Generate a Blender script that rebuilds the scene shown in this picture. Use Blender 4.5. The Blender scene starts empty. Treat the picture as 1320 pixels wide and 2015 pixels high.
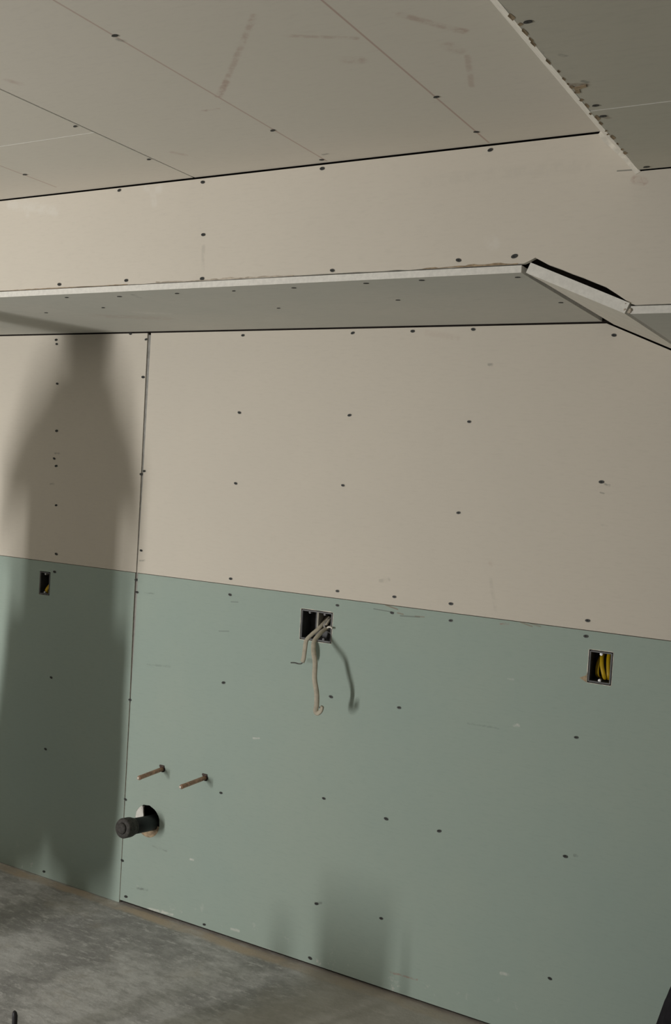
import bpy, bmesh, math, random
from mathutils import Vector, Matrix
from mathutils.geometry import tessellate_polygon
random.seed(7)
S = bpy.context.scene
COL = S.collection
PI = math.pi

# ------------------------------------------------------------------ camera
CAM_POS = Vector((0.0, -2.888, 1.621))
YAW, PITCH, ROLL, FPX = -0.51535, -0.03689, 0.05899, 2019.5
fwd = Vector((math.sin(YAW) * math.cos(PITCH), math.cos(YAW) * math.cos(PITCH), math.sin(PITCH)))
rt = Vector((math.cos(YAW), -math.sin(YAW), 0.0))
up = rt.cross(fwd)
r2 = math.cos(ROLL) * rt + math.sin(ROLL) * up
u2 = -math.sin(ROLL) * rt + math.cos(ROLL) * up
cd = bpy.data.cameras.new('camera')
cam = bpy.data.objects.new('camera', cd)
COL.objects.link(cam)
cam.matrix_world = Matrix(((r2.x, u2.x, -fwd.x, CAM_POS.x), (r2.y, u2.y, -fwd.y, CAM_POS.y),
                           (r2.z, u2.z, -fwd.z, CAM_POS.z), (0, 0, 0, 1)))
cd.sensor_fit = 'VERTICAL'
cd.sensor_height = 24.0
cd.lens = FPX / 2015.0 * 24.0
cd.clip_start = 0.02
S.camera = cam

# ------------------------------------------------------------------ world, lamp, exposure
w = bpy.data.worlds.new('world'); S.world = w
w.use_nodes = True
w.node_tree.nodes['Background'].inputs[0].default_value = (0.80, 0.90, 1.0, 1)
w.node_tree.nodes['Background'].inputs[1].default_value = 0.015
S.view_settings.view_transform = 'Standard'
S.view_settings.look = 'None'
S.view_settings.gamma = 1.0
S.view_settings.use_curve_mapping = False
S.view_settings.exposure = 0.0

LAMP_POS = Vector((-3.25, -4.4, 0.85))
def strip_lamp(pos, target, sx, sz, power, colour):
    ld = bpy.data.lights.new('work_lamp', 'AREA')
    ld.shape = 'RECTANGLE'; ld.size = sx; ld.size_y = sz
    ld.energy = power; ld.color = colour
    lo = bpy.data.objects.new('work_lamp', ld); COL.objects.link(lo)
    lo.location = pos
    lo.rotation_euler = (Vector(target) - Vector(pos)).to_track_quat('-Z', 'Y').to_euler()
    return lo
strip_lamp(LAMP_POS, (-3.9, 0, 0.92), 0.12, 1.05, 104, (1.0, 0.975, 0.93))

# ------------------------------------------------------------------ materials
class NT:
    """small helper around a material's node tree"""
    def __init__(self, name, rough=0.9, spec=0.25, metal=0.0):
        self.m = bpy.data.materials.new(name); self.m.use_nodes = True
        self.t = self.m.node_tree
        self.b = self.t.nodes['Principled BSDF']
        self.b.inputs['Roughness'].default_value = rough
        self.b.inputs['Specular IOR Level'].default_value = spec
        self.b.inputs['Metallic'].default_value = metal
        self.coord = None
    def n(self, kind): return self.t.nodes.new(kind)
    def l(self, a, b): self.t.links.new(a, b)
    def obj(self):
        if self.coord is None:
            self.coord = self.n('ShaderNodeTexCoord').outputs['Object']
        return self.coord
    def mapping(self, scale):
        mp = self.n('ShaderNodeMapping'); mp.inputs['Scale'].default_value = scale
        self.l(self.obj(), mp.inputs['Vector']); return mp.outputs[0]
    def noise(self, scale, detail=4, rough=0.6, vscale=(1, 1, 1)):
        t = self.n('ShaderNodeTexNoise'); t.inputs['Scale'].default_value = scale
        t.inputs['Detail'].default_value = detail; t.inputs['Roughness'].default_value = rough
        self.l(self.mapping(vscale), t.inputs['Vector']); return t.outputs['Fac']
    def ramp(self, fac, a, b, lo=0.0, hi=1.0):
        r = self.n('ShaderNodeMapRange'); r.interpolation_type = 'SMOOTHSTEP'
        r.inputs['From Min'].default_value = a; r.inputs['From Max'].default_value = b
        r.inputs['To Min'].default_value = lo; r.inputs['To Max'].default_value = hi
        self.l(fac, r.inputs['Value']); return r.outputs[0]
    def math(self, op, a, b=None):
        m = self.n('ShaderNodeMath'); m.operation = op
        for i, v in enumerate((a, b)):
            if v is None: continue
            if isinstance(v, (int, float)): m.inputs[i].default_value = v
            else: self.l(v, m.inputs[i])
        return m.outputs[0]
    def mix(self, fac, a, b):
        m = self.n('ShaderNodeMix'); m.data_type = 'RGBA'
        if isinstance(fac, (int, float)): m.inputs[0].default_value = fac
        else: self.l(fac, m.inputs[0])
        for i, v in ((6, a), (7, b)):
            if isinstance(v, tuple): m.inputs[i].default_value = (*v[:3], 1)
            else: self.l(v, m.inputs[i])
        return m.outputs[2]
    def colour(self, c): 
        if isinstance(c, tuple): self.b.inputs['Base Color'].default_value = (*c[:3], 1)
        else: self.l(c, self.b.inputs['Base Color'])
    def bump(self, h, strength=0.2, dist=0.002):
        bp = self.n('ShaderNodeBump'); bp.inputs['Strength'].default_value = strength
        bp.inputs['Distance'].default_value = dist
        self.l(h, bp.inputs['Height']); self.l(bp.outputs[0], self.b.inputs['Normal'])

MARK_COL = {'dark': (0.12, 0.13, 0.12), 'red': (0.36, 0.17, 0.13), 'white': (0.80, 0.78, 0.73), 'brown': (0.27, 0.20, 0.14)}
def marks(nt, base, segs, plane):
    """stains and pencil or chalk strokes on a board: segments in the board's own plane"""
    if not segs: return base
    sep = nt.n('ShaderNodeSeparateXYZ'); nt.l(nt.obj(), sep.inputs[0])
    pu, pv = sep.outputs[0], sep.outputs[2 if plane == 'xz' else 1]
    wob = nt.noise(38, 3, 0.65)
    wob2 = nt.math('MULTIPLY', nt.math('SUBTRACT', nt.noise(60, 2, 0.6), 0.5), 0.008)
    sums = {}
    brk = nt.ramp(wob, 0.36, 0.60, 0.15, 1.0)
    for x0, y0, x1, y1, wd, c, s in segs:
        dx, dy = x1 - x0, y1 - y0; L2 = max(dx * dx + dy * dy, 1e-8)
        ax = nt.math('SUBTRACT', pu, x0); ay = nt.math('SUBTRACT', pv, y0)
        dot = nt.math('ADD', nt.math('MULTIPLY', ax, dx / L2), nt.math('MULTIPLY', ay, dy / L2))
        tt = nt.n('ShaderNodeClamp'); nt.l(dot, tt.inputs[0]); tt = tt.outputs[0]
        ex = nt.math('SUBTRACT', ax, nt.math('MULTIPLY', tt, dx))
        ey = nt.math('SUBTRACT', ay, nt.math('MULTIPLY', tt, dy))
        if wd > 0.0035: ey = nt.math('ADD', ey, wob2)
        d = nt.math('SQRT', nt.math('ADD', nt.math('MULTIPLY', ex, ex), nt.math('MULTIPLY', ey, ey)))
        f = nt.ramp(d, wd * 0.25, wd * 1.1, s, 0.0)
        if wd > 0.0035: f = nt.math('MULTIPLY', f, brk)
        sums[c] = f if c not in sums else nt.math('MAXIMUM', sums[c], f)
    out = base
    for c, f in sums.items():
        out = nt.mix(f, out, MARK_COL[c])
    return out

def paper_mat(name, col, col2, segs=None, plane='xz', scuff=0.0, chips=False, streak=(1, 1, 6), rough=0.85):
    nt = NT(name, rough=rough, spec=0.2)
    big = nt.noise(1.6, 4, 0.6)
    c = nt.mix(nt.ramp(big, 0.3, 0.7), col, col2)
    fine = nt.noise(26, 5, 0.7, streak)
    dk = tuple(v * 0.90 for v in col)
    c = nt.mix(nt.ramp(fine, 0.45, 0.78, 0.0, 0.55), c, dk)
    if scuff:
        st = nt.noise(9, 5, 0.75, (1, 1, 11) if plane == 'xz' else (1, 9, 1))
        c = nt.mix(nt.ramp(st, 0.66, 0.78, 0.0, scuff), c, tuple(v * 0.72 for v in col))
        st = nt.noise(7, 5, 0.75, (1.4, 1, 9) if plane == 'xz' else (1, 7, 1))
        c = nt.mix(nt.ramp(st, 0.64, 0.80, 0.0, scuff), c, tuple(min(1, v * 1.22 + 0.03) for v in col))
    if chips:
        sep = nt.n('ShaderNodeSeparateXYZ'); nt.l(nt.obj(), sep.inputs[0])
        low = nt.ramp(sep.outputs[2], 0.0, 0.13, 1.0, 0.0)
        spot = nt.ramp(nt.noise(17, 4, 0.7), 0.60, 0.68)
        c = nt.mix(nt.math('MULTIPLY', nt.math('MULTIPLY', spot, low), 0.6), c, (0.66, 0.66, 0.61))
    c = marks(nt, c, segs, plane)
    nt.colour(c)
    nt.bump(nt.noise(420, 2, 0.5), 0.12, 0.0006)
    return nt.m

def plain(name, col, rough=0.7, spec=0.3, metal=0.0, var=0.15, scale=40, bump=0.0):
    nt = NT(name, rough, spec, metal)
    n = nt.noise(scale, 4, 0.6)
    nt.colour(nt.mix(nt.ramp(n, 0.3, 0.7), tuple(v * (1 - var) for v in col), tuple(min(1, v * (1 + var)) for v in col)))
    if bump: nt.bump(n, bump, 0.002)
    return nt.m

# ------------------------------------------------------------------ mesh helpers
def link(name, me, mats, parent=None):
    o = bpy.data.objects.new(name, me); COL.objects.link(o)
    for m in (mats if isinstance(mats, (list, tuple)) else [mats]):
        if m.name not in [x.name for x in me.materials if x]: me.materials.append(m)
    if parent is not None: o.parent = parent
    return o
def from_bm(name, bm, mats, parent=None, smooth=False):
    bmesh.ops.recalc_face_normals(bm, faces=bm.faces[:])
    me = bpy.data.meshes.new(name); bm.to_mesh(me); bm.free()
    if smooth:
        for p in me.polygons: p.use_smooth = True
    return link(name, me, mats, parent)
def tag(o, label, cat, group=None):
    o['label'] = label; o['category'] = cat
    if group: o['group'] = group
    return o
def empty(name, loc, label=None, cat=None, group=None):
    o = bpy.data.objects.new(name, None); COL.objects.link(o); o.location = loc
    o.empty_display_size = 0.05
    if label: tag(o, label, cat, group)
    return o
def struct(o): o['kind'] = 'structure'; return o

def board_bm(outline, holes, to3, ext, bevel=0.0):
    """flat sheet with holes: outline and holes are 2-D, to3 maps them to space, ext is the thickness vector.
    Face 0 material = paper, 1 = cut gypsum edge."""
    loops = [outline] + list(holes)
    flat = [p for lp in loops for p in lp]
    tris = tessellate_polygon([[Vector((x, y, 0)) for x, y in lp] for lp in loops])
    bm = bmesh.new()
    fr = [bm.verts.new(Vector(to3(*p))) for p in flat]
    ba = [bm.verts.new(Vector(to3(*p)) + Vector(ext)) for p in flat]
    for t in tris:
        try:
            bm.faces.new([fr[i] for i in t]); bm.faces.new([ba[i] for i in reversed(t)])
        except ValueError: pass
    k = 0
    for lp in loops:
        n = len(lp)
        for i in range(n):
            a, b = k + i, k + (i + 1) % n
            f = bm.faces.new((fr[a], fr[b], ba[b], ba[a])); f.material_index = 1
        k += n
    return bm
def box_bm(bm, lo, hi, mi=0):
    vs = [bm.verts.new((x, y, z)) for x in (lo[0], hi[0]) for y in (lo[1], hi[1]) for z in (lo[2], hi[2])]
    for f in ((0, 1, 3, 2), (4, 6, 7, 5), (0, 4, 5, 1), (2, 3, 7, 6), (0, 2, 6, 4), (1, 5, 7, 3)):
        fc = bm.faces.new([vs[i] for i in f]); fc.material_index = mi
    return bm
def box(name, lo, hi, mat, parent=None, bev=0.0):
    bm = box_bm(bmesh.new(), lo, hi)
    if bev: bmesh.ops.bevel(bm, geom=bm.edges[:], offset=bev, segments=2, affect='EDGES')
    return from_bm(name, bm, mat, parent)
def tube_bm(bm, pts, radii, seg=12, flat=(1, 1), side=None, caps=True):
    pts = [Vector(p) for p in pts]
    if not isinstance(radii, (list, tuple)): radii = [radii] * len(pts)
    rings = []; ref = side
    for i, p in enumerate(pts):
        a = pts[max(i - 1, 0)]; b = pts[min(i + 1, len(pts) - 1)]
        t = (b - a).normalized()
        if ref is None: ref = Vector((0, 0, 1)) if abs(t.z) < 0.9 else Vector((1, 0, 0))
        s = (ref - t * ref.dot(t)).normalized(); q = t.cross(s)
        ref = s
        rings.append([bm.verts.new(p + radii[i] * (flat[0] * math.cos(2 * PI * k / seg) * s + flat[1] * math.sin(2 * PI * k / seg) * q)) for k in range(seg)])
    for r0, r1 in zip(rings, rings[1:]):
        for k in range(seg):
            bm.faces.new((r0[k], r0[(k + 1) % seg], r1[(k + 1) % seg], r1[k]))
    if caps:
        bm.faces.new(rings[0]); bm.faces.new(rings[-1])
    return bm
def smooth_path(pts, n=6):
    P = [Vector(p) for p in pts]; P = [2 * P[0] - P[1]] + P + [2 * P[-1] - P[-2]]
    out = []
    for i in range(1, len(P) - 2):
        for k in range(n):
            t = k / n; a, b, c, d = P[i - 1], P[i], P[i + 1], P[i + 2]
            out.append(0.5 * ((2 * b) + (c - a) * t + (2 * a - 5 * b + 4 * c - d) * t * t + (3 * b - 3 * c + d - a) * t ** 3))
    out.append(P[-2]); return out


# measured positions in metres: (x, z) on the walls, (x, y) on the ceilings
WALL_SCREWS =[ (-2.905,2.070), (-2.901,2.054), (-2.888,1.903), (-2.879,1.723), (-2.885,1.617), (-2.873,1.589), (-2.863,1.439), (-2.850,1.253), (-2.854,1.184), (-2.845,0.777), (-2.856,0.497), (-2.833,0.023), (-2.537,2.087), (-2.467,1.930), (-2.453,1.579), (-2.443,1.150), (-2.462,2.066), (-2.439,1.591), (-2.434,1.303), (-2.450,0.754), (-2.451,1.194), (-2.447,0.386), (-2.447,0.159), (-2.421,0.031), (-2.038,2.074), (-2.035,1.811), (-2.034,1.569), (-2.033,1.241), (-2.032,1.186), (-2.039,0.880), (-2.024,0.498), (-2.064,0.024), (-1.611,2.075), (-1.605,1.812), (-1.614,1.586), (-1.611,1.244), (-1.608,1.198), (-1.612,0.899), (-1.616,0.564), (-1.620,0.214), (-1.632,0.029), (-1.399,2.077), (-1.406,1.248), (-1.411,1.197), (-1.366,0.904), (-1.387,0.547), (-1.383,0.229), (-1.646,0.858), (-1.198,2.079), (-1.192,1.802), (-1.208,1.526), (-1.214,1.248), (-1.211,1.197), (-1.205,0.549), (-0.774,2.055), (-0.781,1.643), (-0.793,1.248), (-0.795,1.203), (-0.803,0.911), (-0.811,0.564), (-0.832,0.200) ]
BULK_SCREWS =[ (-1.998,2.376), (-1.708,2.373), (-1.340,2.374), (-0.898,2.374), (-1.697,2.234), (-2.209,2.123), (-1.956,2.124), (-1.693,2.118), (-1.294,2.121), (-0.959,2.129), (-0.824,2.131) ]
CEIL_SCREWS =[ (-1.318,-1.471), (-1.752,-1.120), (-1.750,-0.861), (-2.181,-0.866), (-1.325,-0.939), (-1.328,-0.715), (-0.896,-0.996), (-0.898,-0.777) ]
CEILR_SCREWS =[ (-0.545,-1.442), (-0.544,-1.083), (-0.546,-1.027), (-0.541,-0.707) ]
SOF_SCREWS =[ (-2.221,-0.647), (-2.034,-0.628), (-1.820,-0.635), (-1.628,-0.635), (-1.436,-0.639), (-2.237,-0.474), (-1.242,-0.426), (-1.064,-0.660), (-1.217,-0.654), (-0.832,-0.314), (-0.830,-0.645), (-2.529,-0.425), (-1.658,-0.368) ]
GREEN_MARKS =[
    (-1.435,1.219,-1.392,1.210,0.0030,"brown",0.75),
    (-1.392,1.199,-1.372,1.197,0.0030,"brown",0.60),
    (-1.330,1.196,-1.300,1.197,0.0030,"brown",0.50),
    (-0.990,1.219,-0.955,1.211,0.0030,"brown",0.60),
    (-0.960,1.219,-0.930,1.214,0.0030,"brown",0.50),
    (-0.785,0.573,-0.778,0.573,0.0050,"dark",0.60),
    (-1.381,1.191,-1.316,1.195,0.0030,"dark",0.50),
    (-1.476,1.202,-1.404,1.199,0.0020,"dark",0.60),
    (-1.051,1.207,-1.028,1.210,0.0040,"red",0.50),
    (-2.378,0.895,-2.274,0.901,0.0050,"dark",0.25),
    (-2.070,1.055,-2.029,1.060,0.0030,"dark",0.35),
    (-2.026,1.162,-1.998,1.164,0.0030,"dark",0.40),
    (-2.407,1.152,-2.365,1.153,0.0040,"dark",0.35),
    (-2.371,0.074,-2.324,0.079,0.0060,"dark",0.60),
    (-1.345,0.068,-1.248,0.071,0.0040,"red",0.50),
    (-2.311,0.244,-2.246,0.241,0.0040,"dark",0.30),
    (-1.135,0.894,-1.038,0.896,0.0040,"dark",0.25),
    (-0.989,0.914,-0.976,0.916,0.0060,"white",0.50),
    (-1.904,0.710,-1.880,0.714,0.0040,"white",0.50),
    (-2.141,0.236,-2.127,0.238,0.0050,"white",0.60),
    (-1.017,1.048,-1.001,1.048,0.0040,"white",0.30),
    (-0.980,0.171,-0.957,0.174,0.0060,"white",0.50),
    (-1.822,0.008,-1.791,0.011,0.0050,"white",0.70),
    (-2.414,0.006,-2.362,0.007,0.0060,"white",0.70),
    (-1.950,0.039,-1.918,0.041,0.0060,"white",0.40),
    (-2.319,0.014,-2.203,0.021,0.0060,"white",0.50),
    (-1.625,0.214,-1.603,0.220,0.0050,"dark",0.50),
]
WHITE_MARKS =[
    (-1.459,1.293,-1.429,1.299,0.0080,"dark",0.20),
    (-1.141,1.974,-1.131,1.973,0.0060,"dark",0.45),
    (-0.771,1.637,-0.758,1.635,0.0040,"dark",0.50),
    (-0.782,1.613,-0.772,1.611,0.0030,"dark",0.40),
    (-0.773,1.522,-0.756,1.519,0.0040,"dark",0.15),
    (-2.439,1.266,-2.415,1.268,0.0040,"dark",0.40),
    (-2.884,1.637,-2.860,1.638,0.0050,"dark",0.40),
    (-2.900,1.519,-2.881,1.520,0.0050,"dark",0.30),
    (-1.095,1.383,-1.090,1.381,0.0100,"red",0.15),
    (-1.350,2.071,-1.248,2.054,0.0120,"red",0.10),
    (-1.092,1.335,-1.070,1.246,0.0080,"dark",0.10),
]
BULK_MARKS =[
    (-1.898,2.377,-1.858,2.368,0.0180,"white",0.40),
    (-1.879,2.359,-1.870,2.330,0.0150,"white",0.30),
    (-2.427,2.371,-2.238,2.337,0.0200,"white",0.35),
    (-2.364,2.376,-2.351,2.338,0.0150,"white",0.30),
    (-0.567,2.278,-0.548,2.274,0.0110,"red",0.60),
    (-1.695,2.203,-1.693,2.143,0.0080,"dark",0.15),
    (-0.884,2.168,-0.875,2.161,0.0200,"white",0.30),
    (-0.678,2.070,-0.660,2.064,0.0070,"dark",0.50),
    (-0.600,2.034,-0.595,2.032,0.0060,"dark",0.40),
    (-0.606,2.300,-0.562,2.299,0.0020,"dark",0.70),
    (-1.052,2.317,-0.678,2.319,0.0200,"dark",0.05),
]
CEIL_MARKS =[
    (-1.034,-1.442,-1.254,-1.217,0.0080,"red",0.30),
    (-1.254,-1.217,-1.319,-1.154,0.0100,"red",0.45),
    (-1.402,-1.096,-1.362,-1.095,0.0060,"red",0.45),
    (-1.029,-1.354,-0.916,-1.298,0.0080,"red",0.28),
    (-0.802,-1.349,-0.732,-1.254,0.0120,"red",0.35),
    (-0.739,-1.261,-0.729,-1.257,0.0120,"red",0.50),
    (-0.975,-1.220,-0.957,-1.213,0.0200,"red",0.30),
    (-0.775,-1.209,-0.771,-1.184,0.0200,"red",0.25),
    (-0.763,-1.157,-0.810,-1.021,0.0080,"red",0.25),
    (-1.684,-1.385,-1.673,-1.361,0.0120,"red",0.30),
    (-1.655,-0.884,-1.637,-0.857,0.0120,"red",0.20),
    (-1.325,-1.453,-1.319,-1.446,0.0080,"dark",0.60),
    (-2.186,-0.949,-2.190,-0.741,0.0030,"red",0.50),
    (-1.306,-0.748,-1.292,-0.748,0.0060,"dark",0.50),
]
CEILR_MARKS =[
    (-0.560,-1.186,-0.537,-1.178,0.0120,"brown",0.80),
    (-0.561,-1.177,-0.558,-1.151,0.0100,"brown",0.80),
    (-0.564,-1.492,-0.562,-1.481,0.0060,"dark",0.50),
    (-0.564,-1.426,-0.563,-1.409,0.0080,"dark",0.60),
    (-0.568,-1.360,-0.563,-1.329,0.0070,"dark",0.60),
    (-0.565,-1.314,-0.562,-1.296,0.0060,"dark",0.60),
    (-0.537,-1.311,-0.531,-1.305,0.0060,"dark",0.40),
    (-0.547,-1.021,-0.540,-1.013,0.0080,"brown",0.50),
    (-0.542,-0.886,-0.532,-0.883,0.0050,"dark",0.30),
    (-0.534,-1.196,-0.529,-1.189,0.0060,"dark",0.50),
]
SOF_MARKS =[
    (-2.188,-0.371,-2.102,-0.338,0.0300,"white",0.25),
    (-2.375,-0.330,-2.177,-0.260,0.0500,"red",0.15),
    (-1.972,-0.641,-1.987,-0.595,0.0100,"dark",0.40),
    (-1.815,-0.745,-1.814,-0.745,0.0100,"dark",0.01),
]
CABLE_LONG =[ (-1.6420,0.0300,1.1240), (-1.6500,0.0000,1.1140), (-1.6500,-0.0400,1.0980), (-1.6490,-0.0650,1.0820), (-1.6350,-0.0900,1.0580), (-1.6120,-0.1150,1.0240), (-1.6020,-0.1300,0.9790), (-1.5890,-0.1350,0.9390), (-1.5860,-0.1350,0.9020), (-1.5910,-0.1300,0.8780), (-1.5820,-0.1300,0.8730), (-1.5700,-0.1320,0.8840), (-1.5660,-0.1340,0.8970) ]
CABLE_SHORT =[ (-1.6670,0.0300,1.1380), (-1.6710,0.0000,1.1160), (-1.6850,-0.0200,1.0960), (-1.6960,-0.0350,1.0760), (-1.6910,-0.0500,1.0490), (-1.6910,-0.0550,1.0190), (-1.6950,-0.0550,1.0090) ]
COND =[ (-1.6910,-0.0550,1.0150), (-1.6960,-0.0560,1.0040), (-1.7060,-0.0580,1.0010), (-1.7190,-0.0620,1.0030), (-1.7320,-0.0660,1.0020) ]

# ------------------------------------------------------------------ measured levels
HI = 2.388          # high ceiling
LO = 2.298          # low ceiling on the right
SF = 2.094          # underside of the soffit
SL = 1.996          # underside of the lower soffit on the right
BY = -0.690         # face of the bulkhead
C1, C2 = -0.797, -0.568     # sloping soffit board runs between these
K1, K2 = -0.648, -0.562     # sloping ceiling strip runs between these
T = 0.0125          # board thickness
X0, X1 = -5.2, 1.3
SEAM = -2.450

IV, IV2 = (0.70, 0.648, 0.562), (0.675, 0.628, 0.548)
GR, GR2 = (0.360, 0.445, 0.400), (0.385, 0.460, 0.405)
CEIL_MARKS += [(-1.320, -2.2, -1.322, -0.70, .0032, 'red', .42), (-0.898, -2.2, -0.899, -0.70, .0032, 'red', .50)]
M_white = paper_mat('plasterboard_paper_ivory', IV, IV2, WHITE_MARKS, 'xz', 0.10)
M_green = paper_mat('plasterboard_paper_green', GR, GR2, GREEN_MARKS, 'xz', 0.36, True)
M_bulk = paper_mat('plasterboard_paper_bulkhead', (0.70, 0.652, 0.57), IV2, BULK_MARKS, 'xz', 0.0)
M_ceil = paper_mat('plasterboard_paper_ceiling', (0.71, 0.668, 0.595), (0.69, 0.655, 0.575), CEIL_MARKS, 'xy', 0.0, streak=(1, 4, 1))
M_ceilr = paper_mat('plasterboard_paper_low_ceiling', (0.56, 0.545, 0.465), (0.59, 0.565, 0.485), CEILR_MARKS, 'xy', 0.0, streak=(1, 4, 1))
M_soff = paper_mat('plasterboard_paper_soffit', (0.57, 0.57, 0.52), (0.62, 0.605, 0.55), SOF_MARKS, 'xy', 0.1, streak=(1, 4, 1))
M_gyp = plain('cut_gypsum', (0.80, 0.785, 0.735), 0.95, 0.1, var=0.06, scale=90, bump=0.3)
M_gyp_d = plain('dusty_cut_gypsum', (0.72, 0.69, 0.62), 0.95, 0.1, var=0.12, scale=60, bump=0.3)
M_slope = plain('skimmed_paper', (0.68, 0.645, 0.57), 0.9, 0.15, var=0.05, scale=30)
M_dark = plain('cavity_shade', (0.030, 0.025, 0.022), 0.95, 0.05)  # near-black colour stands in for shade in the voids behind the boards
M_stud = plain('stud_steel', (0.33, 0.32, 0.30), 0.6, 0.4, 0.2)
M_screw = plain('screw_black', (0.045, 0.047, 0.045), 0.55, 0.4, 0.3)
M_paper = plain('torn_paper', (0.52, 0.46, 0.38), 0.95, 0.1, var=0.2, scale=80)
M_tan = plain('torn_brown_paper', (0.40, 0.31, 0.21), 0.95, 0.1, var=0.25, scale=80)

# ------------------------------------------------------------------ screws
def screw_mesh():
    """countersunk drywall screw: bugle head with a cross recess, facing -Y"""
    bm = bmesh.new(); n = 12
    rim = [bm.verts.new((0.0084 * math.cos(2 * PI * k / n), -0.0015, 0.0050 * math.sin(2 * PI * k / n))) for k in range(n)]
    inr = [bm.verts.new(((0.0046 if k % 3 == 0 else 0.0024) * math.cos(2 * PI * k / n), -0.0014,
                         (0.0030 if k % 3 == 0 else 0.0015) * math.sin(2 * PI * k / n))) for k in range(n)]
    pit = bm.verts.new((0, -0.0003, 0))
    low = [bm.verts.new((0.0030 * math.cos(2 * PI * k / n), 0.004, 0.0024 * math.sin(2 * PI * k / n))) for k in range(n)]
    for k in range(n):
        j = (k + 1) % n
        bm.faces.new((rim[k], rim[j], inr[j], inr[k])); bm.faces.new((inr[k], inr[j], pit)); bm.faces.new((rim[j], rim[k], low[k], low[j]))
    bmesh.ops.recalc_face_normals(bm, faces=bm.faces[:])
    me = bpy.data.meshes.new('screw'); bm.to_mesh(me); bm.free(); me.materials.append(M_screw); return me
SCREW = screw_mesh()
def screw(pos, board, ceiling=False):
    o = bpy.data.objects.new('screw', SCREW); COL.objects.link(o)
    o.location = pos
    s = random.uniform(0.78, 0.96)
    o.scale = (s, 1, s)
    o.rotation_euler = (PI / 2, 0, random.uniform(-.4, .4)) if ceiling else (0, random.uniform(-.25, .25), 0)
    o.parent = board
def inside(p, b): return b[0] <= p[0] <= b[1] and b[2] <= p[1] <= b[3]

# ------------------------------------------------------------------ holes
def rect(x0, x1, z0, z1): return [(x0, z0), (x1, z0), (x1, z1), (x0, z1)]
H_L = rect(-2.932, -2.876, 1.090, 1.180)
H_M = rect(-1.743, -1.623, 1.071, 1.172)
H_R = rect(-0.783, -0.715, 1.073, 1.167)
def ring(cx, cz, rx, rz, n=24, jit=0.0):
    return [(cx + rx * math.cos(2 * PI * k / n) * (1 + random.uniform(-jit, jit)), cz + rz * math.sin(2 * PI * k / n) * (1 + random.uniform(-jit, jit))) for k in range(n)]
H_WASTE = ring(-2.341, 0.334, 0.056, 0.053, 26, 0.03)
H_P1 = ring(-2.284, 0.531, 0.0125, 0.0125, 14, 0.08)
H_P2 = ring(-2.094, 0.537, 0.0125, 0.0125, 14, 0.08)

# ------------------------------------------------------------------ the back wall
XZ = lambda y: (lambda x, z: (x, y, z))
wall = struct(box('wall_back', (X0, 0.115, -0.05), (X1, 0.20, 2.5), M_dark))
GREEN = 1.220
bo = board_bm([(X0, 0.0), (X1, 0.0), (X1, 2.3), (X0, 2.3)], [H_L, H_M, H_R, ring(-2.341, .334, .07, .068), ring(-2.284, .531, .02, .02, 12), ring(-2.094, .537, .02, .02, 12)], XZ(0.0145), (0, 0.004, 0))
from_bm('gap_shade_sheet', bo, [M_dark, M_dark], wall)  # added dark sheet: gives open joints and holes the shade of a void
stv = [(.012, .0010), (.75, .0012), (1.05, .0036), (1.218, .0040), (1.222, .0022), (1.55, .0032), (SF - .012, .0058)]
from_bm('joint_strip', board_bm([(SEAM + .0005 - w_, z_) for z_, w_ in stv] + [(SEAM + .0005 + w_, z_) for z_, w_ in reversed(stv)], [], XZ(0.0035), (0, .0105, 0)), [M_stud, M_stud], wall)['label'] = 'grey strip in the open vertical joint'
TOPZ = SF - 0.0055
def wall_board(outline, holes, mat, bounds, screws=WALL_SCREWS, label=None):
    b = from_bm('plasterboard', board_bm(outline, holes, XZ(0.0), (0, T, 0)), [mat, M_gyp_d], wall)
    if label: b['label'] = label
    for p in screws:
        if inside(p, bounds): screw((p[0], 0.0, p[1]), b)
    return b
JL, JR = SEAM - 0.0045, SEAM + 0.0055
def slope_cut(x): return SF - (x - C1) / (C2 - C1) * (SF - SL)
top_r = [(0.55, SL - 0.0055), (C2, SL - 0.0055), (C1, TOPZ)]
wall_board([(X0 + .31, GREEN + .001), (JL + .0015, GREEN + .001), (JL + .0005, 1.55), (JL - .003, TOPZ), (X0 + .31, TOPZ)], [], M_white, (X0, SEAM, 1.22, 2.3), label='ivory paper-faced board above the left green board')
wall_board([(X0 + .31, 0.004), (JL + .0020, 0.001), (JL + .0018, 0.75), (JL - .002, 1.05), (JL - .002, GREEN - .001), (X0 + .31, GREEN - .001)], [H_L], M_green, (X0, SEAM, 0, 1.22), label='green moisture-resistant board')
wall_board([(JR - .004, GREEN + .001), (-0.01, GREEN + .001), (-0.01, SL - .0055), (C2, SL - .0055), (C1, TOPZ), (JR + .003, TOPZ), (JR + .0005, 1.55)], [], M_white, (SEAM, 1.3, 1.22, 2.3), label='ivory paper-faced board')
wall_board([(JR - .005, 0.012), (-0.01, 0.010), (-0.01, GREEN - .001), (JR + .001, GREEN - .001), (JR + .001, 1.05), (JR - .003, 0.8)], [H_WASTE, H_P1, H_P2, H_M, H_R], M_green, (SEAM, 1.3, 0, 1.22), label='green moisture-resistant board')
wall_board([(-0.006, GREEN + .001), (X1, GREEN + .001), (X1, SL - .0055), (-0.006, SL - .0055)], [], M_white, (9, 9, 9, 9), label='ivory paper-faced board')
wall_board([(-0.006, 0.010), (X1, 0.010), (X1, GREEN - .001), (-0.006, GREEN - .001)], [], M_green, (9, 9, 9, 9), label='green moisture-resistant board')
wall_board([(X0, 0.004), (X0 + .306, 0.004), (X0 + .306, TOPZ), (X0, TOPZ)], [], M_white, (9, 9, 9, 9), label='ivory paper-faced board')

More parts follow.
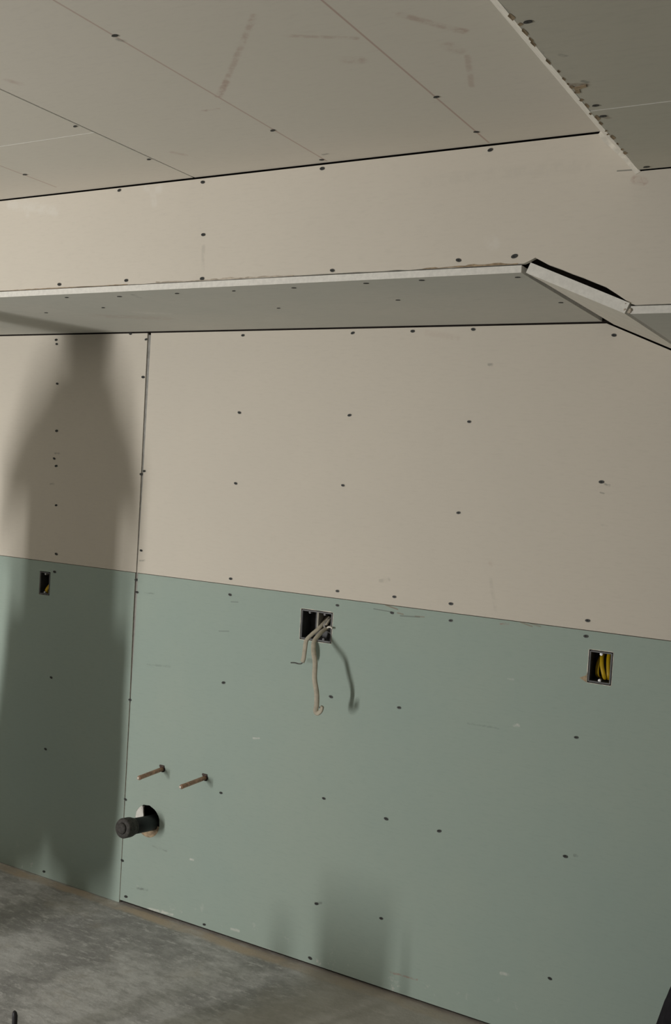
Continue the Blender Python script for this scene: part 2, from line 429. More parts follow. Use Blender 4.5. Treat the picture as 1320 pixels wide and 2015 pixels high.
# ------------------------------------------------------------------ bulkhead face
bulk = struct(from_bm('wall_bulkhead', board_bm([(X0, SF + .05), (C1 - .01, SF + .05), (C2 - .01, SL + .06), (X1, SL + .06), (X1, LO - .02), (K2, LO - .02), (K1 - .01, HI - .02), (X0, HI - .02)], [], XZ(BY + 0.03), (0, 0.03, 0)), [M_dark, M_dark]))
def jag(x0, z0, x1, z1, step, amp):
    n = max(2, int(math.hypot(x1 - x0, z1 - z0) / step)); out = []
    for i in range(n + 1):
        t = i / n
        out.append((x0 + (x1 - x0) * t, z0 + (z1 - z0) * t + random.uniform(-amp, amp)))
    return out
et = 0.0165       # thickness of the cut edge seen under the bulkhead
bottom = jag(X0, SF + et + .002, C1 - .004, SF + et + .003, 0.035, 0.0012)
zl = lambda x: SF - (x - C1) / (C2 - C1) * (SF - SL)
diag = [(C1 + .006, SF + .024), (C1 + .022, zl(C1 + .022) + .041)] + [(x_, zl(x_) + .0385 + random.uniform(-.0015, .0015)) for x_ in (-.745, -.715, -.69, -.665, -.64, -.615)] + [(-.59, zl(-.59) + .034), (C2 + .008, SL + .0225)]
right = jag(C2 + .02, SL + .0185, X1, SL + .0185, 0.05, 0.0006)
top = [(X1, LO - .003), (K2 + .001, LO - .003), (K2 - .002, LO + .002), (K1 + .001, HI - .003), (K1 - .001, HI - .0045), (-1.739, HI - .005), (X0, HI - .003)]
b = from_bm('plasterboard', board_bm(bottom + diag + right + top, [], XZ(BY), (0, T, 0)), [M_bulk, M_gyp_d], bulk)
for p in BULK_SCREWS: screw((p[0], BY, p[1]), b)
# torn paper fringe hanging off the bottom of the bulkhead board
def fringe(x0, x1, zf, hmin, hmax, mat, step=0.012):
    bm = bmesh.new(); x = x0; prev = None
    while x < x1:
        h = random.uniform(hmin, hmax) * (0.3 + 0.7 * abs(math.sin(x * 9.0)))
        y = BY - random.uniform(0.0006, 0.0018)
        z = zf(x)
        cur = [bm.verts.new((x, BY - 0.0002, z + h)), bm.verts.new((x, y, z + h * 0.3)), bm.verts.new((x, BY + .0004, z - 0.0005))]
        if prev:
            for i in range(2): bm.faces.new((prev[i], cur[i], cur[i + 1], prev[i + 1]))
        prev = cur; x += step * random.uniform(0.6, 1.5)
    return from_bm('torn_paper', bm, mat, bulk)
fringe(-2.46, -1.95, lambda x: SF + et + .0022, 0.0008, 0.0022, M_tan)
fringe(-1.85, -1.40, lambda x: SF + et + .0026, 0.001, 0.006, M_paper)
fringe(-1.05, -0.81, lambda x: SF + et + .0030, 0.001, 0.006, M_tan)

# ------------------------------------------------------------------ soffit (part of the bulkhead)
XY = lambda z: (lambda x, y: (x, y, z))
def soffit_board(outline, z, label, t=et):
    s = from_bm('plasterboard', board_bm(outline, [], XY(z), (0, 0, t)), [M_soff, M_gyp], bulk)
    s['label'] = label; return s
sb = soffit_board([(X0, BY), (C1 - .009, BY), (C1 - .013, -.001), (X0, -.001)], SF, 'grey-green soffit board with bright white cut front edge')
for p in SOF_SCREWS: screw((p[0], p[1], SF), sb, True)
soffit_board([(C2 + .010, BY + .001), (X1, BY + .001), (X1, -.001), (C2 + .010, -.001)], SL, 'lower soffit board with chipped white front edge')
# sloping board between the two levels
sv = Vector((C2 - C1, 0, SL - SF)); L = sv.length; sv.normalize(); nv = Vector((-sv.z, 0, sv.x))
org = Vector((C1, 0, SF))
sl = from_bm('plasterboard', board_bm([(.004, BY - .004), (L - .001, BY - .004), (L + .001, -.001), (.022, -.001), (.018, BY + .10), (.007, BY + .02)], [],
        lambda a, y: org + sv * a + Vector((0, y, 0)), nv * 0.024), [M_slope, M_gyp], bulk)
sl['label'] = 'short sloping board with thick white cut edge'
# chipped corner crumbs where the slope meets the lower soffit
bm = bmesh.new()
for i in range(9):
    c = Vector((C2 + random.uniform(-.004, .012), BY - .003 + random.uniform(0, .004), SL + random.uniform(.002, .024)))
    r = random.uniform(.002, .0045)
    bmesh.ops.create_icosphere(bm, subdivisions=1, radius=r, matrix=Matrix.Translation(c) @ Matrix.Diagonal((1, .7, random.uniform(.5, 1.2), 1)))
from_bm('chipped_corner', bm, M_paper, bulk)
# added near-black sheet above the soffit, standing in for the shaded void
box('void_shade_sheet', (X0, BY + .035, SF + .045), (X1, 0.012, SF + .055), M_dark, bulk)

# ------------------------------------------------------------------ ceiling
YF = -5.2           # far side of the room behind the camera
ceil = struct(box('ceiling', (X0, YF, HI + .016), (X1, 0.1, HI + .08), M_dark))  # dark slab over the boards, added to block light and darken the gaps
def ceil_board(outline, z, mat, bounds, screws, label=None):
    c = from_bm('plasterboard', board_bm(outline, [], XY(z), (0, 0, T)), [mat, M_gyp], ceil)
    if label: c['label'] = label
    for p in screws:
        if inside(p, bounds): screw((p[0], p[1], z), c, True)
    return c
G = 0.0028
ceil_board([(X0, BY), (-1.7385 - G, BY), (-1.7385 - G, -1.0685), (X0, -1.0685)], HI, M_ceil, (X0, -1.7385, -1.068, BY), CEIL_SCREWS)
ceil_board([(X0, -1.0715), (-1.7385 - G, -1.0715), (-1.7385 - G, YF), (X0, YF)], HI, M_ceil, (X0, -1.7385, YF, -1.071), CEIL_SCREWS)
ceil_board([(-1.7385 + G, BY), (K1, BY), (K1, YF), (-1.7385 + G, YF)], HI, M_ceil, (-1.7385, K1, YF, BY), CEIL_SCREWS)
box('joint_filler', (X0, -1.0714, HI + .0004), (-1.7385 - G, -1.0686, HI + .004), M_gyp, ceil)
LR = 'lower ceiling board on the right'
ceil_board([(K2 + .001, BY), (X1, BY), (X1, -1.0560), (K2 + .001, -1.0560)], LO, M_ceilr, (K2, X1, -1.056, BY), CEILR_SCREWS, LR)
edge = jag(-1.0600, K2 + .001, YF, K2 + .001, 0.06, 0.0015)
ceil_board([(X1, YF), (X1, -1.0600)] + [(b_, a_) for a_, b_ in edge], LO, M_ceilr, (K2 - .01, X1, YF, -1.06), CEILR_SCREWS, LR)
box('joint_filler', (K2 + .003, -1.0599, LO + .0003), (X1, -1.0561, LO + .004), M_gyp, ceil)
# sloping edge strip between the two ceiling levels
sv2 = Vector((K2 - K1, 0, LO - HI)); L2 = sv2.length; sv2.normalize(); nv2 = Vector((-sv2.z, 0, sv2.x))
o2 = Vector((K1, 0, HI))
st = from_bm('edge_strip', board_bm([(0, BY - .0005), (L2, BY - .0005), (L2, YF), (0, YF)], [], lambda a, y: o2 + sv2 * a + Vector((0, y, 0)), nv2 * 0.012), [M_gyp_d, M_gyp], ceil)
cw = [(K1 - .004, HI - .006)] + [(K1 + (K2 - K1) * i / 8 - random.uniform(.007, .013), HI + (LO - HI) * i / 8 - random.uniform(.001, .004)) for i in range(1, 8)] + [(K2 - .004, LO - .009), (K2 + .006, LO - .004), (K2 + .001, LO + .001), (K1, HI)]
from_bm('joint_compound', board_bm(cw, [], XZ(BY - .0016), (0, .0018, 0)), [M_gyp_d, M_gyp_d], ceil)
# torn paper bits along that strip
bm = bmesh.new(); y = -0.80; random.seed(11)
while y > -1.60:
    if random.random() < 0.6:
        l = random.uniform(.008, .030); wd = random.uniform(.002, .007)
        x = K2 + random.uniform(-.003, .003)
        v = [bm.verts.new((x, y, LO - .0012)), bm.verts.new((x + wd, y - l * .3, LO - .0004)), bm.verts.new((x + wd * .6, y - l, LO - .0006)), bm.verts.new((x - .001, y - l * .8, LO - .002))]
        bm.faces.new(v)
    y -= random.uniform(.015, .04)
from_bm('torn_paper', bm, M_tan, ceil)
bm = bmesh.new()
vv = [(-.558, -1.150), (-.556, -1.176), (-.533, -1.182), (-.535, -1.171), (-.549, -1.166), (-.552, -1.150)]
from_bm('torn_paper', board_bm(vv, [], XY(LO - .0012), (0, 0, .001)), [M_tan, M_tan], ceil)

# ------------------------------------------------------------------ floor
nt = NT('concrete_screed', 0.8, 0.3)
a1 = nt.noise(2.3, 6, 0.68); a2 = nt.noise(14, 6, 0.75, (0.8, 1.6, 1)); a3 = nt.noise(75, 4, 0.7)
c = nt.mix(nt.ramp(a1, 0.40, 0.58), (0.34, 0.335, 0.328), (0.60, 0.595, 0.585))
c = nt.mix(nt.ramp(a2, 0.40, 0.68, 0.0, 0.62), c, (0.27, 0.264, 0.254))
c = nt.mix(nt.ramp(nt.noise(22, 6, 0.8, (0.7, 1.8, 1)), 0.50, 0.66, 0.0, 0.75), c, (0.70, 0.695, 0.68))
c = nt.mix(nt.ramp(a3, 0.62, 0.8, 0.0, 0.5), c, (0.62, 0.60, 0.56))
c = nt.mix(nt.ramp(nt.noise(4.5, 5, 0.7), 0.55, 0.75, 0.0, 0.35), c, (0.34, 0.29, 0.21))
sep = nt.n('ShaderNodeSeparateXYZ'); nt.l(nt.obj(), sep.inputs[0])
yy = nt.math('ADD', sep.outputs[1], nt.math('MULTIPLY', nt.math('SUBTRACT', nt.noise(6, 4, 0.6), 0.5), 0.05))
band = nt.math('MULTIPLY', nt.ramp(yy, -0.062, -0.040), nt.ramp(yy, -0.012, -0.002, 1.0, 0.35))
c = nt.mix(nt.math('MULTIPLY', band, nt.ramp(nt.noise(5, 3, 0.6), 0.35, 0.6, 0.35, 0.85)), c, (0.56, 0.45, 0.33))
# smoother grey-brown screed towards the right
rr = nt.ramp(nt.math('ADD', sep.outputs[0], nt.math('MULTIPLY', nt.math('SUBTRACT', nt.noise(3, 4, .6), 0.5), 0.8)), -1.75, -1.45)
c = nt.mix(nt.math('MULTIPLY', rr, 0.65), c, (0.43, 0.395, 0.34))
nt.colour(c)
nt.bump(nt.math('ADD', nt.math('MULTIPLY', a2, 0.6), nt.math('MULTIPLY', a3, 0.4)), 0.5, 0.004)
M_floor = nt.m
bm = bmesh.new(); nx, ny = 26, 20
g = [[bm.verts.new((X0 + (X1 - X0) * i / nx, YF + (0.115 - YF) * j / ny, 0.0)) for j in range(ny + 1)] for i in range(nx + 1)]
for i in range(nx):
    for j in range(ny): bm.faces.new((g[i][j], g[i + 1][j], g[i + 1][j + 1], g[i][j + 1]))
bm.normal_update()
gf = bm.faces[:]
ex = bmesh.ops.extrude_face_region(bm, geom=gf)
bmesh.ops.translate(bm, verts=[v for v in ex['geom'] if isinstance(v, bmesh.types.BMVert)], vec=(0, 0, -.06))
floor = struct(from_bm('floor', bm, M_floor))

# side walls, outside the frame
M_block = plain('bare_block', (0.24, 0.235, 0.225), 0.95, 0.1, scale=6)
struct(box('wall_left', (X0 - .1, YF, 0.0), (X0, 0.2, 2.5), M_block))
struct(box('wall_right', (X1, YF, 0.0), (X1 + .1, 0.2, 2.5), M_block))

# ------------------------------------------------------------------ electrical boxes
M_box = plain('box_black_plastic', (0.060, 0.060, 0.064), 0.5, 0.4, var=0.2)
M_rim = plain('box_grey_rim', (0.16, 0.16, 0.165), 0.5, 0.4, var=0.2)
M_lug = plain('lug_steel', (0.55, 0.55, 0.55), 0.4, 0.5, 0.6)
M_yel = plain('yellow_sheath', (0.55, 0.36, 0.008), 0.5, 0.4, var=0.15, scale=20)
M_cab = plain('white_sheath', (0.46, 0.42, 0.335), 0.6, 0.3, var=0.12, scale=60)
M_wire = plain('grey_wire', (0.13, 0.135, 0.125), 0.6, 0.4, 0.2)
def elec_box(h, depth, label, name='electrical_box', lugs=1):
    x0, z0 = h[0]; x1, z1 = h[2]
    cx, cz = (x0 + x1) / 2, (z0 + z1) / 2; m = 0.0035
    e = empty(name, (cx, 0, z0), label, 'electrical box')
    a, b, t = (x1 - x0) / 2 - m, (z1 - z0), 0.003
    bm = bmesh.new()
    box_bm(bm, (-a, 0.0015, m), (-a + t, depth, b - m)); box_bm(bm, (a - t, 0.0015, m), (a, depth, b - m))
    box_bm(bm, (-a + t, 0.0015, m), (a - t, depth, m + t)); box_bm(bm, (-a + t, 0.0015, b - m - t), (a - t, depth, b - m))
    box_bm(bm, (-a, depth, m), (a, depth + .002, b - m))
    from_bm('shell', bm, M_box, e)
    bm = bmesh.new(); r = 0.0016
    box_bm(bm, (-a - .001, -.0006, m), (-a + r, 0.0022, b - m)); box_bm(bm, (a - r, -.0006, m), (a + .001, 0.0022, b - m))
    box_bm(bm, (-a + r, -.0006, m - .001), (a - r, 0.0022, m + r)); box_bm(bm, (-a + r, -.0006, b - m - r), (a - r, 0.0022, b - m + .001))
    rim = from_bm('rim', bm, M_rim, e)
    for i in range(lugs):
        px = 0 if lugs == 1 else (-a * .5 if i == 0 else a * .5)
        for zz, s in ((m + t, 1), (b - m - t, -1)):
            bm = bmesh.new()
            tube_bm(bm, [(px, 0.002, zz + s * .003), (px, 0.016, zz + s * .003)], 0.0042, 12)
            tube_bm(bm, [(px, 0.0005, zz + s * .003), (px, 0.003, zz + s * .003)], 0.0026, 10)
            from_bm('lug', bm, M_lug if lugs == 1 else M_rim, e)
    return e
elec_box(H_L, 0.055, 'narrow black electrical box in shadow near the left edge of the wall')
em = elec_box(H_M, 0.055, 'wide black electrical box with white cables hanging out of it', lugs=2)
elec_box(H_R, 0.055, 'small black electrical box with bright yellow cable inside, right side of the wall')
# torn board paper round the openings
def torn_edge(h, mat, prot=0.0015, wmax=0.004, skip=()):
    bm = bmesh.new()
    (x0, z0), (x1, z1) = h[0], h[2]
    cs = [(x0, z0), (x1, z0), (x1, z1), (x0, z1)]
    for s in range(4):
        if s in skip: continue
        A, B = Vector(cs[s]), Vector(cs[(s + 1) % 4]); d = B - A; n = Vector((d.y, -d.x)).normalized()
        k = 12; prev = None
        for i in range(k + 1):
            q = A + d * i / k; o_ = q + n * random.uniform(.0006, wmax)
            cur = (bm.verts.new((q.x, -prot * random.uniform(.3, 1), q.y)), bm.verts.new((o_.x, -.0002, o_.y)))
            if prev: bm.faces.new((prev[0], cur[0], cur[1], prev[1]))
            prev = cur
    o = from_bm('torn_paper', bm, mat, wall); return o
torn_edge(H_M, M_gyp_d, wmax=.003)
torn_edge(H_R, M_gyp_d, wmax=.0025)
torn_edge(H_L, M_stud, wmax=.0015, skip=(1, 2, 3))
# flap of paper at the lower left of the right-hand box
from_bm('torn_paper', board_bm([(-.784, 1.100), (-.787, 1.092), (-.805, 1.083), (-.798, 1.079), (-.784, 1.0725)], [], XZ(-.0012), (0, .001, 0)), [M_tan, M_gyp], wall)

# divider plate and cables of the middle box
dv = bmesh.new()
box_bm(dv, (0.0010, -.0005, 0.037), (0.0075, .052, 0.0965))
bmesh.ops.bevel(dv, geom=dv.edges[:], offset=.001, segments=1, affect='EDGES')
from_bm('divider', dv, plain('divider_grey', (0.36, 0.345, 0.30), 0.6, 0.3), em)
def cable(name, pts, r, mat, label, cat, flat=(1, .62), group=None, seg=14):
    pts = smooth_path(pts, 6); c0 = Vector(pts[0])
    bm = tube_bm(bmesh.new(), [p - c0 for p in pts], r, seg, flat, side=Vector((1, 0, 0)))
    o = from_bm(name, bm, mat, None, True); o.location = c0
    return tag(o, label, cat, group)
cl = cable('cable', [(-1.637, .045, 1.135)] + CABLE_LONG, 0.0080, M_cab, 'long white sheathed cable hanging from the middle box, hooked at its end', 'cable')
tip = Vector(CABLE_LONG[-1]) - cl.location
cs_ = cable('cable', [(-1.664, .045, 1.150)] + CABLE_SHORT, 0.0080, M_cab, 'short white sheathed cable stub hanging from the middle box, bare wire bent left', 'cable')
c0 = cs_.location
bm = tube_bm(bmesh.new(), smooth_path([Vector(p) - c0 for p in COND], 5), 0.0022, 8)
wr = from_bm('bare_wire', bm, M_wire, cs_, True); wr['label'] = 'dark bare conductor'
# crumpled loops of sheath in the right half of the box
cable('cable', [(-1.652, .046, 1.148), (-1.655, .025, 1.144), (-1.648, .006, 1.130), (-1.642, .012, 1.142), (-1.640, .03, 1.150)], 0.0052, M_cab, 'crumpled pale cable loop curled inside the top right of the middle box', 'cable')
cable('cable', [(-1.646, .050, 1.098), (-1.650, .022, 1.108), (-1.640, .004, 1.122), (-1.628, .000, 1.124), (-1.616, -.012, 1.123)], 0.0034, M_gyp_d, 'thin pale wire end poking out over the right rim of the middle box', 'cable', (1, .8))
cable('cable', [(-1.640, .050, 1.090), (-1.644, .030, 1.100), (-1.650, .010, 1.112), (-1.655, .004, 1.128), (-1.650, .02, 1.142), (-1.641, .04, 1.15)], 0.0040, M_stud, 'grey cable curved behind the pale wires inside the middle box', 'cable', (1, .8))
# yellow cables
cable('cable', [(-.756, .052, 1.156), (-.753, .030, 1.145), (-.747, .012, 1.125), (-.740, .006, 1.105), (-.736, .012, 1.090), (-.737, .035, 1.083)], 0.0062, M_yel, 'front bright yellow cable bowed inside the right box', 'cable', (.95, .5))
cable('cable', [(-.738, .052, 1.158), (-.736, .035, 1.142), (-.731, .018, 1.120), (-.727, .012, 1.100), (-.727, .022, 1.088), (-.730, .042, 1.083)], 0.0062, M_yel, 'yellow cable beside the right rim of the right box', 'cable', (.95, .5))
cable('cable', [(-.757, .052, 1.156), (-.760, .040, 1.140), (-.764, .032, 1.120), (-.764, .030, 1.100), (-.762, .036, 1.088), (-.758, .048, 1.083)], 0.0062, M_yel, 'yellow cable deep in the left half of the right box', 'cable', (.95, .5))
cable('cable', [(-2.893, .052, 1.160), (-2.893, .040, 1.145), (-2.897, .020, 1.125), (-2.903, .010, 1.106), (-2.902, .020, 1.098), (-2.898, .044, 1.097)], 0.0075, M_yel, 'dim yellow cable inside the shadowed left box', 'cable', (1.1, .6))

# ------------------------------------------------------------------ pipes
M_cop = plain('copper', (0.50, 0.29, 0.20), 0.5, 0.5, 0.35, var=0.35, scale=70)
M_copt = plain('solder_tip', (0.62, 0.55, 0.47), 0.45, 0.5, 0.4)
M_abs = plain('abs_black', (0.012, 0.016, 0.018), 0.42, 0.45, var=0.2)
M_cap = plain('cap_dusty_black', (0.060, 0.056, 0.052), 0.7, 0.3, var=0.35, scale=120)
def copper(root, tipp, label):
    e = empty('copper_pipe', root, label, 'pipe')
    R0 = Vector(root); d = (Vector(tipp) - R0); ln = d.length; d.normalize()
    bm = bmesh.new()
    tube_bm(bm, [-d * .04 + d * 0, d * (ln - .014), d * (ln - .010), d * (ln - .004), d * (ln - .001)], [.0076, .0076, .0080, .0078, .0062], 20)
    from_bm('tube', bm, M_cop, e, True)
    bm = bmesh.new()
    tube_bm(bm, [d * (ln - .001), d * (ln + .0018), d * (ln + .003)], [.0058, .0052, .003], 16)
    tp = from_bm('pipe_tip', bm, M_copt, e, True); tp['label'] = 'pale soldered tip'
    bm = bmesh.new()   # pipe clip just inside the board
    tube_bm(bm, [d * -.006, d * .0015], [.0118, .0118], 20)
    fl = from_bm('collar', bm, plain('collar_black', (0.03, 0.028, 0.027), 0.6, 0.3), e, True)
    bm = bmesh.new()
    box_bm(bm, (-.013, -.004, .006), (.008, .001, .0135)); bmesh.ops.bevel(bm, geom=bm.edges[:], offset=.001, segments=1, affect='EDGES')
    from_bm('clip', bm, plain('clip_brown', (0.09, 0.065, 0.055), 0.7, 0.3), e)
    return e
copper((-2.284, 0, .531), (-2.285, -.130, .527), 'left capped copper pipe stub sticking out of the green board')
copper((-2.094, 0, .537), (-2.101, -.130, .533), 'right capped copper pipe stub sticking out of the green board')

wp = empty('waste_pipe', (-2.318, 0, .328), 'black plastic waste pipe with end cap sticking out of a rough hole', 'pipe')
d = (Vector((-2.3275, -.150, .346)) - Vector((-2.318, 0, .328))); ln = d.length; d.normalize()
bm = bmesh.new(); tube_bm(bm, [d * -.09, d * .02, d * (ln - .028)], [.0275, .0275, .0275], 36); from_bm('tube', bm, M_abs, wp, True)
bm = bmesh.new(); tube_bm(bm, [d * (ln - .040), d * (ln - .0385), d * (ln - .030), d * (ln - .004), d * ln, d * (ln + .0005)], [.0285, .0335, .0345, .0345, .0325, .024], 36)
cp = from_bm('end_cap', bm, M_cap, wp, True); cp['label'] = 'dusty dark cap'
bm = bmesh.new(); tube_bm(bm, [d * ln, d * (ln + .006), d * (ln + .0085), d * (ln + .009)], [.020, .0175, .012, .006], 24); from_bm('cap_boss', bm, M_cap, cp, True)
bm = bmesh.new(); tube_bm(bm, [d * (ln - .052), d * (ln - .051), d * (ln - .043), d * (ln - .042)], [.0280, .0300, .0300, .0285], 30); from_bm('band', bm, M_cap, wp, True)
# snapped-out slivers of board around the hole
bm = bmesh.new(); n = 9; prev = None
for i in range(n + 1):
    t = PI * (0.66 + 0.50 * i / n)
    wd = .030 * math.sin(PI * (i + .4) / (n + .8))
    a = Vector((-2.341 + .0555 * math.cos(t), .0, .334 + .0525 * math.sin(t)))
    b2 = Vector((-2.341 + (.0555 - wd) * math.cos(t), .006, .334 + (.0525 - wd) * math.sin(t)))
    cur = (bm.verts.new(a), bm.verts.new(b2), bm.verts.new(b2 + Vector((0, .006, 0))), bm.verts.new(a + Vector((0, .012, 0))))
    if prev:
        for k in range(4): bm.faces.new((prev[k], prev[(k + 1) % 4], cur[(k + 1) % 4], cur[k]))
    prev = cur
sl1 = from_bm('broken_edge', bm, M_gyp, wall); sl1['label'] = 'white broken gypsum at upper left of waste hole'
bm = bmesh.new(); n = 14; prev = None
for i in range(n + 1):
    t = PI * (1.24 + 0.68 * i / n); wd = .010 * math.sin(PI * (i + .3) / (n + .6)) + .0005
    P_ = lambda r, y: bm.verts.new((-2.341 + (.056 + r) * math.cos(t), y, .334 + (.053 + r) * math.sin(t)))
    cur = (P_(wd, -.0006), P_(wd * .6, -.0022), P_(-.004, -.0018), P_(-.006 - wd * 1.2, .003))
    if prev:
        for k in range(3): bm.faces.new((prev[k], prev[k + 1], cur[k + 1], cur[k]))
    prev = cur
sl2 = from_bm('torn_paper', bm, M_tan, wall); sl2['label'] = 'tan torn paper at lower right of waste hole'

# ------------------------------------------------------------------ black tool bag (bottom right corner) and rod (bottom left)
M_bag = plain('bag_black_fabric', (0.010, 0.009, 0.012), 0.8, 0.3, var=0.3, scale=30, bump=0.3)
bag = empty('tool_bag', (-.25, -.28, 0), 'black tool bag standing at the wall, only its slanted edge in the bottom right corner', 'bag')
bm = bmesh.new()
prof = [(-.298, 0.0), (-.292, .06), (-.222, .30), (-.190, .43), (-.165, .50), (-.10, .535), (.10, .535), (.165, .50), (.222, .30), (.292, .06), (.298, 0.0)]
vs0 = [bm.verts.new((x, -.13 + .04 * z, z)) for x, z in prof]; vs1 = [bm.verts.new((x, .13 - .04 * z, z)) for x, z in prof]
bm.faces.new(vs0); bm.faces.new(list(reversed(vs1)))
for i in range(len(prof)):
    j = (i + 1) % len(prof); bm.faces.new((vs0[i], vs1[i], vs1[j], vs0[j]))
bmesh.ops.recalc_face_normals(bm, faces=bm.faces[:])
bmesh.ops.bevel(bm, geom=bm.edges[:], offset=.014, segments=3, affect='EDGES')
from_bm('bag_body', bm, M_bag, bag, True)
bm = bmesh.new(); tube_bm(bm, [(-.230, -.122, .300), (-.1, -.128, .305), (.1, -.128, .305), (.230, -.122, .300)], .004, 8); from_bm('seam_piping', bm, M_rim, bag, True)
bm = bmesh.new(); tube_bm(bm, smooth_path([(-.10, 0, .53), (-.09, 0, .60), (-.03, 0, .63), (.03, 0, .63), (.09, 0, .60), (.10, 0, .53)], 5), .011, 10); from_bm('handle', bm, M_bag, bag, True)

M_rod = plain('rod_dark_steel', (0.035, 0.034, 0.038), 0.5, 0.4, 0.3)
rod = empty('metal_rod', (-1.800, -1.13, 0), 'thin dark rod with a rounded tip standing on the floor in the bottom left corner', 'rod')
tp = Vector((-1.797, -1.13, .290)) - rod.location
bm = bmesh.new(); tube_bm(bm, [(.014, .0, .010), (.010, 0, .12), (.004, 0, .24), tp + Vector((.001, 0, -.012)), tp + Vector((-.001, 0, -.004)), tp + Vector((-.003, 0, 0))], [.0065, .0065, .0065, .0065, .0055, .0025], 14)
from_bm('shaft', bm, M_rod, rod, True)
bm = bmesh.new(); tube_bm(bm, [(.014, 0, 0), (.014, 0, .010), (.014, 0, .013)], [.035, .035, .030], 24); from_bm('foot_plate', bm, M_rod, rod)

# plastic bucket below the frame: it throws the low blurred shadow
bk = empty('bucket', (-2.08, -1.50, 0), 'narrow black plastic bucket on the floor left of the view, throwing the low blurred shadow', 'bucket')
bm = bmesh.new()
tube_bm(bm, [(0, 0, 0), (0, 0, .35), (0, 0, .36), (0, 0, .36), (0, 0, .35), (0, 0, .02)], [.072, .083, .086, .082, .080, .068], 36)
from_bm('bucket_body', bm, M_bag, bk, True)
bm = bmesh.new(); tube_bm(bm, smooth_path([(-.086, 0, .30), (-.090, .05, .27), (0, .095, .22), (.090, .05, .27), (.086, 0, .30)], 6), .003, 8); from_bm('handle', bm, M_lug, bk, True)
lv = empty('wooden_offcut', (-2.26, -1.50, 0), 'narrow timber offcut standing beside the bucket left of the view', 'timber')
bm = box_bm(bmesh.new(), (-.022, -.022, 0), (.022, .022, .25)); bmesh.ops.bevel(bm, geom=bm.edges[:], offset=.002, segments=1, affect='EDGES')
from_bm('timber', bm, plain('timber', (.42, .30, .18), .8, .2), lv)

# ------------------------------------------------------------------ person left of the view, between the lamp and the wall
M_skin = plain('skin', (.50, .33, .25), .55, .4)
M_cloth = plain('work_jacket', (.10, .11, .13), .9, .1, scale=15)
M_trs = plain('work_trousers', (.06, .06, .065), .9, .1, scale=15)
M_hair = plain('dark_hair', (.03, .022, .018), .8, .2)
PX, PY = -2.91, -1.20
person = empty('person', (PX, PY, 0), 'person in dark work clothes standing left of the view, throwing the tall shadow', 'person')
person.rotation_euler = (0, 0, 0.12)
person.scale = (1.04, 1.04, 1.04)
def skin_obj(name, verts, edges, radii, mat, root=0, sub=2, parent=person):
    me = bpy.data.meshes.new(name); me.from_pydata(verts, edges, [])
    o = link(name, me, mat, parent)
    sk = o.modifiers.new('skin', 'SKIN'); sk.use_smooth_shade = True
    for i, r in enumerate(radii):
        v = me.skin_vertices[0].data[i]; v.radius = (r, r) if not isinstance(r, tuple) else r; v.use_root = (i == root)
    ss = o.modifiers.new('sub', 'SUBSURF'); ss.levels = sub; ss.render_levels = sub
    return o
bv = [(0, 0, .98), (0, 0, 1.14), (0, .01, 1.30), (.01, .01, 1.48), (.02, .0, 1.57), (.03, -.01, 1.65),
      (-.145, .01, 1.41), (-.225, .0, 1.20), (-.15, -.20, 1.16), (-.09, -.27, 1.19),
      (.135, .01, 1.40), (.200, .0, 1.20), (.12, -.20, 1.16), (.07, -.27, 1.19),
      (-.09, 0, .92), (-.125, -.01, .52), (-.18, .02, .12), (-.19, -.08, .05),
      (.09, 0, .92), (.095, -.01, .52), (.085, .02, .12), (.09, -.08, .05)]
be = [(0, 1), (1, 2), (2, 3), (3, 4), (4, 5), (3, 6), (6, 7), (7, 8), (8, 9), (3, 10), (10, 11), (11, 12), (12, 13), (0, 14), (14, 15), (15, 16), (16, 17), (0, 18), (18, 19), (19, 20), (20, 21)]
br = [.125, .115, .13, .11, .055, .055, .062, .048, .034, .03, .062, .048, .034, .03, .085, .06, .045, .035, .085, .06, .045, .035]
skin_obj('body', bv, be, br, M_skin)
skin_obj('jacket', [(-.01, 0, .50), (0, 0, .80)] + [bv[i] for i in (0, 1, 2, 3, 6, 7, 8, 10, 11, 12)] + [(.02, .02, 1.60), (.03, .03, 1.70)], [(0, 1), (1, 2), (2, 3), (3, 4), (4, 5), (5, 6), (6, 7), (7, 8), (5, 9), (9, 10), (10, 11), (5, 12), (12, 13)], [.185, .18, .18, .175, .185, .15, .085, .075, .05, .085, .075, .05, .108, .100], M_cloth)
skin_obj('trousers', [bv[i] for i in (0, 14, 15, 16, 18, 19, 20)], [(0, 1), (1, 2), (2, 3), (0, 4), (4, 5), (5, 6)], [.135, .14, .15, .14, .14, .14, .13], M_trs)
bm = bmesh.new()
bmesh.ops.create_uvsphere(bm, u_segments=28, v_segments=20, radius=1, matrix=Matrix.Translation((0, -.015, 1.765)) @ Matrix.Diagonal((.078, .098, .118, 1)))
for v in bm.verts:
    z = (v.co.z - 1.765) / .118
    if z < 0: v.co.x *= 1 + .22 * z; v.co.y += -.012 * -z
    if v.co.y < -.09 and abs(v.co.x) < .016 and -.25 < z < .12: v.co.y -= .016
for v in bm.verts: v.co.x += .03
head = from_bm('head', bm, M_skin, person, True)
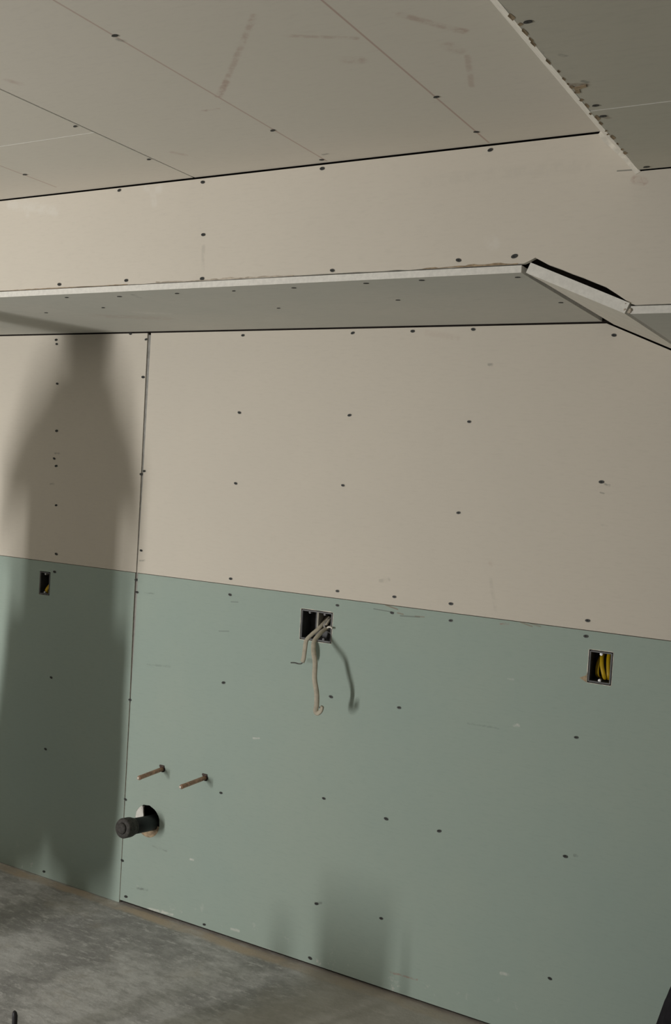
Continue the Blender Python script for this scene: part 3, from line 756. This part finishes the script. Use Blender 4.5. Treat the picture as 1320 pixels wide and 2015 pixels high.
for s in (-1, 1):
    bm = bmesh.new(); bmesh.ops.create_uvsphere(bm, u_segments=12, v_segments=8, radius=.012, matrix=Matrix.Translation((.03 + s * .030, -.098, 1.77))); from_bm('eye', bm, plain('eye', (.6, .58, .55), .3, .5), head, True)
    bm = bmesh.new(); bmesh.ops.create_uvsphere(bm, u_segments=12, v_segments=8, radius=1, matrix=Matrix.Translation((.03 + s * .080, .0, 1.755)) @ Matrix.Diagonal((.010, .020, .032, 1))); from_bm('ear', bm, M_skin, head, True)
bm = bmesh.new(); bmesh.ops.create_uvsphere(bm, u_segments=14, v_segments=8, radius=1, matrix=Matrix.Translation((.03, -.108, 1.705)) @ Matrix.Diagonal((.024, .008, .006, 1))); from_bm('mouth', bm, plain('lips', (.40, .18, .15), .5, .4), head, True)
bm = bmesh.new(); bmesh.ops.create_uvsphere(bm, u_segments=28, v_segments=18, radius=1, matrix=Matrix.Translation((.03, .004, 1.79)) @ Matrix.Diagonal((.094, .105, .112, 1)))
bmesh.ops.delete(bm, geom=[v for v in bm.verts if v.co.z < 1.745 or (v.co.y < -.07 and v.co.z < 1.825)], context='VERTS'); from_bm('hair', bm, M_hair, person, True)
for s, wi in ((-1, 9), (1, 13)):
    W = Vector(bv[wi])
    for k, (dx, ln) in enumerate(((-.026, .07), (-.009, .082), (.009, .078), (.026, .062))):
        a = W + Vector((0, dx, -.035)); skin_obj('finger', [tuple(a), tuple(a + Vector((0, -.004, -ln * .5))), tuple(a + Vector((-s * .014, -.006, -ln)))], [(0, 1), (1, 2)], [.0085, .008, .007], M_skin, sub=1)
    a = W + Vector((-s * .008, -.03, -.01)); skin_obj('thumb', [tuple(a), tuple(a + Vector((-s * .008, -.02, -.03))), tuple(a + Vector((-s * .01, -.022, -.058)))], [(0, 1), (1, 2)], [.011, .010, .008], M_skin, sub=1)
    bm = box_bm(bmesh.new(), (W.x - .014, W.y - .036, W.z - .055), (W.x + .014, W.y + .036, W.z + .02)); bmesh.ops.bevel(bm, geom=bm.edges[:], offset=.009, segments=3, affect='EDGES'); from_bm('palm', bm, M_skin, person, True)
for s, ax in ((-1, bv[17]), (1, bv[21])):
    bm = box_bm(bmesh.new(), (ax[0] - .045, -.17, 0.0), (ax[0] + .045, .09, .09)); bmesh.ops.bevel(bm, geom=bm.edges[:], offset=.03, segments=3, affect='EDGES'); from_bm('boot', bm, M_hair, person, True)
